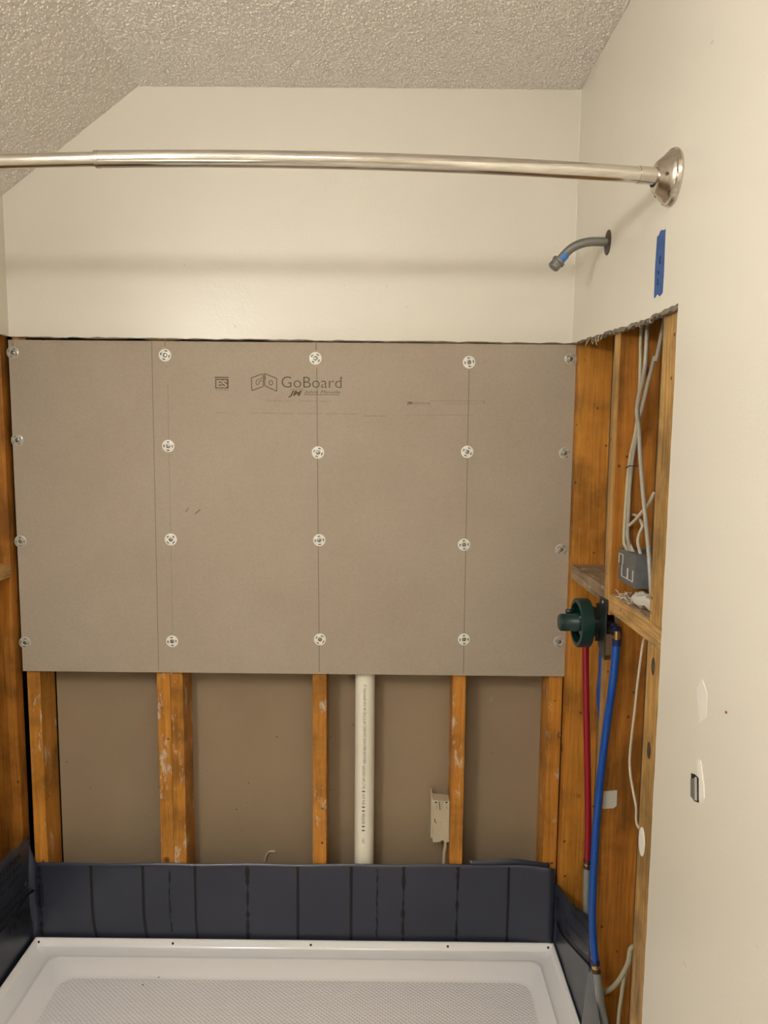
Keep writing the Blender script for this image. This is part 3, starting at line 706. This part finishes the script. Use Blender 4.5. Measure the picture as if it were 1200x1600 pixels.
# ------------------------------------------------------------------ shower valve with green guard
VY, VZ = -.2930, 1.1150
va = empty('shower_valve', (.757, VY, VZ)); tag(va, 'shower valve with dark green plastic guard and round knob on the right framing', 'valve')
v, f = lathe([(.0215, 0), (.0215, .030), (.0205, .0315), (.0205, .062), (.0170, .0665), (.016, .0665)], (.7320, VY, VZ), (-1, 0, 0), 32)
kn = link('guard_knob', v, f, 'green', va, True)
v, f = tube([(.7060, VY + .020, VZ + .0225), (.6860, VY + .016, VZ + .0225)], .0055, 10, 1); link('knob_rib', v, f, 'green', kn, True)
# guard disc: wheel rim, two broad spokes leaving openings
def wheel(ro, ri, x0, x1, seg=48):
    V, F = [], []
    for s in range(seg):
        a = 2 * math.pi * s / seg; c, n_ = math.cos(a), math.sin(a)
        for (r, x) in ((ri, x0), (ro - .002, x0), (ro, x0 - .002 * (1 if x0 > x1 else -1)), (ro, x1), (ri, x1)):
            V.append((x, VY + r * c, VZ + r * n_))
    for s in range(seg):
        for j in range(5):
            a = s * 5 + j; b = s * 5 + (j + 1) % 5; c = ((s + 1) % seg) * 5 + (j + 1) % 5; d = ((s + 1) % seg) * 5 + j
            F.append((a, b, c, d))
    return V, F
v, f = wheel(.0575, .0470, .7050, .7330); link('guard_rim', v, f, 'green', va, True)
v, f = lathe([(.0475, 0), (.0475, .004)], (.7330, VY, VZ), (-1, 0, 0), 40); link('guard_back', v, f, 'green', va)
for a in (math.pi * .5, math.pi * 1.5):
    pass
for sgn in (1, -1):
    v, f = box_g(.7070, .7290, VY - sgn * .010 - .018, VY - sgn * .010 + .018, VZ - .014, VZ + .014)
for a0 in (-.5, .5, math.pi - .5, math.pi + .5):
    c, s = math.cos(a0), math.sin(a0); q = []
    for (u, t) in ((.018, -.009), (.050, -.004), (.050, .004), (.018, .009)): q.append((VY + u * c - t * s, VZ + u * s + t * c))
    v, f = prism(q, 'X', .7080, .7290); link('guard_spoke', v, f, 'green', va)
v, f = lathe([(.0030, 0), (.0026, .002)], (.7070, VY - .030, VZ + .020), (-1, 0, 0), 10); link('guard_screw', v, f, 'screw', va)
v, f = lathe([(.0200, 0), (.0200, .025)], (.7580, VY, VZ), (-1, 0, 0), 24); link('stem_sleeve', v, f, 'green', va, True)
v, f = lathe([(.0260, 0), (.0270, .006), (.0270, .030), (.0230, .034)], (.7890, VY, VZ), (-1, 0, 0), 28); link('valve_body', v, f, 'bodydark', va, True)
v, f = tube([(.7745, VY, VZ + .002), (.7745, -.345, VZ + .002), (.7745, -.3700, VZ + .001)], .0125, 16, 1); link('cold_inlet', v, f, 'bodydark', va, True)
v, f = tube([(.7745, VY, VZ + .002), (.7745, -.185, VZ + .002), (.7745, -.150, VZ)], .0115, 16, 1); link('hot_inlet', v, f, 'bodydark', va, True)
pq = [(-.3060, 1.1830), (-.3570, 1.1850), (-.3570, 1.0450), (-.3350, 1.0480), (-.3060, 1.0650)]
v, f = prism(pq, 'X', .7548, .7575); pl = link('bracket_plate', v, f, 'plate', va, bevel=.0005)
v, f = box_g(.7480, .7575, -.3075, -.3050, 1.075, 1.165); link('plate_lip', v, f, 'bodydark', pl)
v, f = lathe([(.0045, 0), (.0040, .002)], (.7548, -.330, 1.1740), (-1, 0, 0), 12); link('screw', v, f, 'screw', pl)
v, f = box_g(.7440, .7560, -.3050, -.2830, 1.085, 1.150); link('body_block', v, f, 'bodydark', va, bevel=.002)
# copper riser above to the arm
v, f = box_g(.7630, .7700, -.3050, -.2960, 1.19, 1.1905)

# ------------------------------------------------------------------ water pipes
bp = empty('blue_water_pipe', (.75, -.40, .02)); tag(bp, 'bright blue plastic water pipe curving down from the valve in front of the right stud', 'water pipe')
path = [(.7750, -.3760, 1.090), (0.7690, -0.3842, 1.0264), (0.7640, -0.3886, 0.9762), (0.7600, -0.3856, 0.9229), (0.7545, -0.3759, 0.8129), (0.7495, -0.3732, 0.7039), (0.7480, -0.3684, 0.5919), (0.7440, -0.3808, 0.4893), (0.7440, -0.3906, 0.4170), (0.7470, -0.4104, 0.3449)]
v, f = tube(path, .0086, 16, 8); link('pipe', v, f, 'blue', bp, True)
v, f = tube([(.7750, -.3755, 1.1180), (.7750, -.3760, 1.1050), (.7750, -.3760, 1.0850)], .0070, 14, 2); el = link('elbow', v, f, 'brass', bp, True)
v, f = lathe([(.0098, 0), (.0098, .014)], (.7750, -.3760, 1.0990), (0, 0, -1), 18); link('crimp_ring', v, f, 'bluedark', bp, True)
v, f = tube([(.7745, -.3560, VZ + .008), (.7750, -.3755, 1.1150)], .0090, 12, 1); link('elbow_collar', v, f, 'bluedark', bp, True)
e0 = Vector((0.7470, -0.4104, 0.3449)); e1 = Vector((0.7500, -0.4249, 0.3092)); dd = (e1 - e0).normalized()
v, f = lathe([(.0104, 0), (.0104, .010)], e0 - dd * .006, dd, 18); link('crimp_ring', v, f, 'bluedark', bp, True)
v, f = lathe([(.0092, 0), (.0096, .004), (.0090, .008)], e0 + dd * .004, dd, 18); link('coupling', v, f, 'brass', bp, True)
v, f = lathe([(.0104, 0), (.0104, .008)], e0 + dd * .012, dd, 18); link('crimp_ring', v, f, 'copper', bp, True)
v, f = tube([e0 + dd * .015, (0.7530, -0.4212, 0.2983), (0.7660, -0.4059, 0.2374), (0.7760, -0.4085, 0.1914), (.785, -.430, .10), (.800, -.430, .038)], .0095, 14, 5); link('lower_pipe', v, f, 'greypipe', bp, True)

rd = empty('red_water_pipe', (.775, -.2, .02)); tag(rd, 'red plastic water pipe running straight down below the green valve guard', 'water pipe')
v, f = tube([(.7745, -.150, 1.118), (0.7740, -0.1427, 1.0211), (0.7745, -0.1678, 0.8684), (0.7750, -0.1990, 0.7119), (0.7760, -0.2185, 0.5857), (0.7760, -0.2273, 0.4794)], .0084, 16, 6); link('pipe', v, f, 'red', rd, True)
e0 = Vector((0.7760, -0.2269, 0.4826))
v, f = lathe([(.0100, 0), (.0100, .009)], e0, (0, 0, -1), 18); link('crimp_ring', v, f, 'copper', rd, True)
v, f = lathe([(.0086, 0), (.0090, .004), (.0084, .007)], e0 + Vector((0, 0, -.009)), (0, 0, -1), 16); link('coupling', v, f, 'brass', rd, True)
v, f = lathe([(.0100, 0), (.0100, .008)], e0 + Vector((0, 0, -.015)), (0, 0, -1), 18); link('crimp_ring', v, f, 'copper', rd, True)
v, f = tube([e0 + Vector((0, 0, -.018)), (0.7770, -0.2351, 0.3547), (.778, -.262, .15), (.780, -.262, .038)], .0092, 14, 5); link('lower_pipe', v, f, 'greypipe', rd, True)
v, f = tube([(0.7850, -0.2446, 1.0434), (0.7880, -0.2385, 0.9772), (0.7900, -0.2256, 0.9075), (.7950, -.262, .80)], .0080, 12, 5)
tag(link('blue_branch_pipe', v, f, 'blue', None, True), 'thin glimpse of blue pipe behind the bracket plate left of the stud', 'water pipe')

# ------------------------------------------------------------------ junction box and its cables
jb = empty('junction_box', (.808, -.42, 1.2350)); tag(jb, 'grey plastic junction box with pale knock-outs in the right wall', 'junction box')
bx0, bx1, by0, by1, bz0, bz1 = .7760, .8480, -.4680, -.3640, 1.2340, 1.3050
t_ = .003
v, f = join(box_g(bx0, bx0 + t_, by0, by1, bz0, bz1), box_g(bx0 + t_, bx1, by0, by0 + t_, bz0, bz1), box_g(bx1 - t_, bx1, by0 + t_, by1, bz0, bz1), box_g(bx0 + t_, bx1 - t_, by1 - t_, by1, bz0, bz1), box_g(bx0 + t_, bx1 - t_, by0 + t_, by1 - t_, bz0, bz0 + t_))
link('shell', v, f, 'box', jb)
v, f = box_g(bx0 + t_, bx1 - t_, by0 + t_ + .012, by1 - t_, bz1 - .006, bz1 - .003); link('lid', v, f, 'box', jb)
def clip(pa, pb_, pc):  # U outline on the side face
    gs = [];
    for a, b in zip((pa, pb_, pc)[:-1], (pa, pb_, pc)[1:]): gs.append(tube([(bx0 - .0003, a[0], a[1]), (bx0 - .0003, b[0], b[1])], .0011, 6, 1))
    return join(*gs)
def ugly(ya, yb, za, zb, opn):
    P = [(ya, za), (ya, zb), (yb, zb), (yb, za)]
    if opn == 'top': segs = [(P[1], P[0]), (P[0], P[3]), (P[3], P[2])]
    else: segs = [(P[0], P[1]), (P[1], P[2]), (P[2], P[3])]
    gs = [tube([(bx0 - .0002, a[0], a[1]), (bx0 - .0002, b[0], b[1])], .0015, 6, 1) for a, b in segs]
    v, f = join(*gs); return link('knockout', v, f, 'boxwhite', jb)
ugly(-.367, -.392, 1.272, 1.293, 'bottom'); ugly(-.388, -.424, 1.246, 1.270, 'top'); ugly(-.426, -.457, 1.246, 1.270, 'top')
for z in (1.290, 1.245):
    v, f = lathe([(.0085, 0), (.0083, .0008), (.0070, .0008), (.0068, .0002)], (.800, by0 - .0001, z), (0, -1, 0), 20); link('round_knockout', v, f, 'box', jb)
CX = [
 ('pale_cable', 'cable_green', .0036, 'leftmost greenish white cable hanging down to the grey junction box', [(.800, -.400, 2.2), (0.7980, -0.3783, 1.7980), (0.7970, -0.3833, 1.7223), (0.7950, -0.3912, 1.6460), (0.7930, -0.3876, 1.5686), (0.7900, -0.3623, 1.4906), (0.7860, -0.3631, 1.3844), (0.7840, -0.3690, 1.3209), (0.7840, -0.3878, 1.3052), (.7865, -.398, 1.285)]),
 ('grey_cable', 'cable_grey', .0044, 'grey cable crossing over the others and passing right of the junction box', [(.800, -.420, 2.2), (0.7900, -0.4346, 1.7887), (0.7890, -0.4369, 1.7368), (0.7880, -0.4351, 1.6876), (0.7870, -0.4144, 1.6405), (0.7870, -0.4038, 1.6048), (0.7870, -0.4200, 1.5681), (0.7860, -0.4368, 1.5186), (0.7850, -0.4635, 1.4480), (0.7840, -0.4882, 1.3909), (0.7820, -0.5191, 1.3297), (0.7810, -0.5392, 1.2751), (0.7830, -0.5455, 1.2377)]),
 ('grey_cable', 'cable_grey', .0040, 'grey cable coming from behind the near stud and joining the bundle', [(.812, -.585, 2.1), (0.8050, -0.4669, 1.7381), (0.8020, -0.4509, 1.7119), (0.8000, -0.4300, 1.6698), (0.7980, -0.4117, 1.6274), (0.7960, -0.3960, 1.5876), (0.7950, -0.3848, 1.5467), (0.7940, -0.3701, 1.4979), (0.7920, -0.3670, 1.4416), (0.7900, -0.3720, 1.3854), (0.7900, -0.3758, 1.3248), (.7920, -.412, 1.285)]),
 ('looped_cable', 'cable', .0034, 'cream cable curling in a loop above the junction box', [(0.8040, -0.4777, 1.4360), (0.8010, -0.4572, 1.4104), (0.7980, -0.4276, 1.3899), (0.7960, -0.3896, 1.3662), (0.7900, -0.3679, 1.3536), (0.7910, -0.3436, 1.3550), (0.7960, -0.3358, 1.3657), (0.8020, -0.3467, 1.3742), (0.8060, -0.3715, 1.3784), (0.8060, -0.3999, 1.3717), (0.8040, -0.4223, 1.3605), (0.8020, -0.4111, 1.3425), (0.8010, -0.4091, 1.3199), (.8000, -.452, 1.280)]),
 ('short_cable', 'cable', .0038, 'short cream cable from under the loop into the junction box', [(0.7920, -0.3621, 1.3529), (0.7930, -0.3666, 1.3278), (0.7940, -0.3867, 1.3093), (.7950, -.435, 1.282)]),
 ('thin_cable', 'cable', .0026, 'thin cream cable running down beside the lower near stud', [(.772, -.560, 1.155), (0.7720, -0.5457, 1.1468), (0.7720, -0.5335, 1.1036), (0.7720, -0.5228, 1.0465), (0.7720, -0.5129, 0.9789), (0.7715, -0.5055, 0.9304), (0.7715, -0.5005, 0.8794), (0.7715, -0.5085, 0.8483), (0.7715, -0.5316, 0.8183), (0.7720, -0.5479, 0.7968), (0.7760, -0.5490, 0.7589), (.790, -.585, .74), (.800, -.58, .60)]),
 ('bent_cable', 'cable_green', .0052, 'pale cable bending left out of the bay at the bottom', [(.800, -.590, .52), (0.7900, -0.5166, 0.4669), (0.7880, -0.5042, 0.4232), (0.7860, -0.4794, 0.3746), (0.7840, -0.4370, 0.3119), (0.7830, -0.3828, 0.2503), (0.7830, -0.3475, 0.2154)]),
 ('straight_cable', 'cable_green', .0042, 'pale cable running straight down at the bottom of the bay', [(0.7940, -0.4883, 0.4106), (0.7930, -0.4753, 0.3744), (0.7920, -0.4644, 0.3194), (0.7900, -0.4556, 0.2339), (.788, -.46, .10)]),
]
for nm, mt, r, lb, pts in CX:
    v, f = tube(pts, r, 10, 6); tag(link(nm, v, f, mt, None, True), lb, 'cable', 'electrical cables in the right wall bay')
v, f = tube([(0.7840, -0.3603, 1.4821), (0.7800, -0.3959, 1.4876), (0.7820, -0.4138, 1.4883), (0.7900, -0.4181, 1.4885)], .0012, 6, 5)
tag(link('cable_tie', v, f, 'dark', None, True), 'thin black tie round the cables above the junction box', 'cable tie')
# crumpled film and shavings on the block
def bag_fn(u, t):
    a = u * 2 * math.pi; r = 1 + .30 * nz(u * 7, t * 5, 2)
    c = Vector((.795, -.500, 1.2000)); b = Vector((.030 * math.cos(a) * math.sin(t * math.pi) * r, .070 * (t - .5) * 2 + .012 * nz(u * 5, t * 9), .014 * (1 + math.sin(a) * math.sin(t * math.pi) * r)))
    return c + b
V = [bag_fn(i / 20, j / 18) for j in range(19) for i in range(20)]
F = [(j * 20 + i, j * 20 + (i + 1) % 20, (j + 1) * 20 + (i + 1) % 20, (j + 1) * 20 + i) for j in range(18) for i in range(20)]
V = [v_ + Vector((.006 * nz(v_.x * 70, v_.y * 60, 1), .005 * nz(v_.y * 80, v_.z * 60, 4), .011 * nz(v_.x * 75, v_.y * 55) + .001)) for v_ in V]
V = [Vector((v_.x, v_.y, max(v_.z, 1.1988))) for v_ in V]
tag(link('plastic_film', V, F, 'bag'), 'crumpled milky plastic film lying on the block under the junction box', 'plastic film')
gs = []
for k in range(26):
    p = Vector((rf.uniform(.767, .80), rf.uniform(-.47, -.375), 1.1995)); q = p + Vector((rf.uniform(-.014, .014), rf.uniform(-.02, .02), rf.uniform(.001, .009)))
    gs.append(tube([p, (p + q) / 2 + Vector((0, 0, .003)), q], .0010, 5, 3))
v, f = join(*gs); tag(link('wood_shavings', v, f, 'paper', None, True), 'pale shavings and fibres scattered on the block beside the film', 'debris', kind='stuff')
# small off-white tab
v, f = prism([(0.7657, 0.7340), (0.7966, 0.7375), (0.7968, 0.7001), (0.7896, 0.6938), (0.7645, 0.6919)], 'Y', -.3625, -.3595)
tag(link('paper_tab', v, f, 'boxwhite', bevel=.0006), 'small off-white rectangular tab on the stud right of the blue pipe', 'tab')
# pale chalk dashes on that stud
# ------------------------------------------------------------------ vanity light behind the camera, on the left wall
vl = empty('vanity_light', (XL, -2.0, 2.0)); tag(vl, 'bar vanity light with round frosted bulbs on the left wall behind the viewer', 'lamp')
v, f = box_g(XL + .0002, XL + .025, -2.30, -1.62, 1.955, 2.055); link('back_plate', v, f, 'chrome', vl, bevel=.004)
for y in (-1.72, -1.96, -2.20):
    v, f = lathe([(.022, 0), (.020, .03), (.016, .035)], (XL + .025, y, 2.005), (1, 0, 0), 20); so = link('socket', v, f, 'chrome', vl, True)
    pr = [(.046 * math.sin(math.pi * i / 12), .046 - .046 * math.cos(math.pi * i / 12)) for i in range(13)]
    v, f = lathe(pr, (XL + .056, y, 2.005), (1, 0, 0), 24); link('bulb', v, f, 'bulb', vl, True)

vc = empty('bounce_cabinet', (-.50, -2.05, 0)); tag(vc, 'unseen white cabinet and counter added under the bar light to bounce it, behind the viewer', 'cabinet')
v, f = box_g(XL + .002, -.255, -2.55, -1.60, .10, .80); link('body', v, f, 'white_door', vc, bevel=.002)
v, f = box_g(XL + .002, -.320, -2.53, -1.62, 0, .10); link('toe_kick', v, f, 'white_door', vc)
v, f = box_g(XL + .002, -.235, -2.57, -1.58, .80, .83); link('counter', v, f, 'pan', vc, bevel=.004)  # white top added to bounce lamp light onto the lower right wall
for y in (-2.53, -2.06):
    v, f = box_g(-.255, -.238, y, y + .44, .13, .77); d_ = link('door', v, f, 'white_door', vc, bevel=.003)
    v, f = lathe([(.006, 0), (.006, .015), (.013, .02), (.013, .026)], (-.238, y + (.40 if y < -2.2 else .04), .62), (1, 0, 0), 16); link('knob', v, f, 'nickel', d_, True)
v, f = box_g(XL + .0005, XL + .006, -2.50, -1.65, .95, 1.85); tag(link('bounce_mirror', v, f, 'bounce_mirror'), 'unseen reflecting pane added above the counter to return lamp light, behind the viewer', 'bounce_mirror')  # added to send more lamp light onto the lower right wall

dm = empty('added_fill_light', (.05, -2.2, 2.40)); tag(dm, 'added unseen round fill light on the ceiling behind the viewer', 'lamp')
v, f = lathe([(.17, 0), (.17, .02), (.165, .024)], (.05, -2.2, 2.44), (0, 0, -1), 40); link('base', v, f, 'nickel', dm, True)  # unseen fixture added to brighten the pan and lower right wall
v, f = lathe([(.155, 0), (.150, .02), (.125, .045), (.08, .062), (.03, .070), (.005, .071)], (.05, -2.2, 2.416), (0, 0, -1), 40); link('diffuser', v, f, 'fill_dome', dm, True)
# splatter texture of the ceiling: low irregular drops, real geometry over the part in view
rc = random.Random(3); V = []; F = []; PH = [(math.cos(a * math.pi / 3), math.sin(a * math.pi / 3)) for a in range(6)]
slope_n = Vector((.2730, 0, -.3620)).normalized(); slope_t = Vector((.3620, 0, .2730)).normalized()
def drop(c, ux, uy, n_):
    a = rc.uniform(0, math.pi); ca, sa = math.cos(a), math.sin(a); L1 = rc.uniform(.0020, .0058); L2 = rc.uniform(.0015, .0029); h = rc.uniform(.0012, .0027)
    k = len(V)
    for rr, hh in ((1.0, -.0002), (.62, h * .75)):
        for (p, q) in PH:
            x = p * L1 * rr * rc.uniform(.8, 1.2); y = q * L2 * rr * rc.uniform(.8, 1.2)
            V.append(c + ux * (x * ca - y * sa) + uy * (x * sa + y * ca) + n_ * hh)
    V.append(c + n_ * h)
    for i in range(6):
        j = (i + 1) % 6
        F.append((k + i, k + j, k + 6 + j, k + 6 + i)); F.append((k + 6 + i, k + 6 + j, k + 12))
down = Vector((0, 0, -1)); ex_, ey_ = Vector((1, 0, 0)), Vector((0, 1, 0))
for i in range(21000): drop(Vector((rc.uniform(-.394, .745), rc.uniform(-1.0, -.002), 2.44)), ex_, ey_, down)
for i in range(8300):
    t = rc.uniform(0, .4534); drop(Vector((XL, rc.uniform(-1.0, -.002), 2.167)) + slope_t * t, slope_t, ey_, slope_n)
me = bpy.data.meshes.new('splatter_texture'); me.from_pydata(V, [], F); me.polygons.foreach_set('use_smooth', [True] * len(F)); me.materials.append(M['ceiling_drop'])
o = bpy.data.objects.new('splatter_texture', me); C.objects.link(o); o.parent = bpy.data.objects['ceiling']; o.location = -WL['ceiling']; o['kind'] = 'stuff'
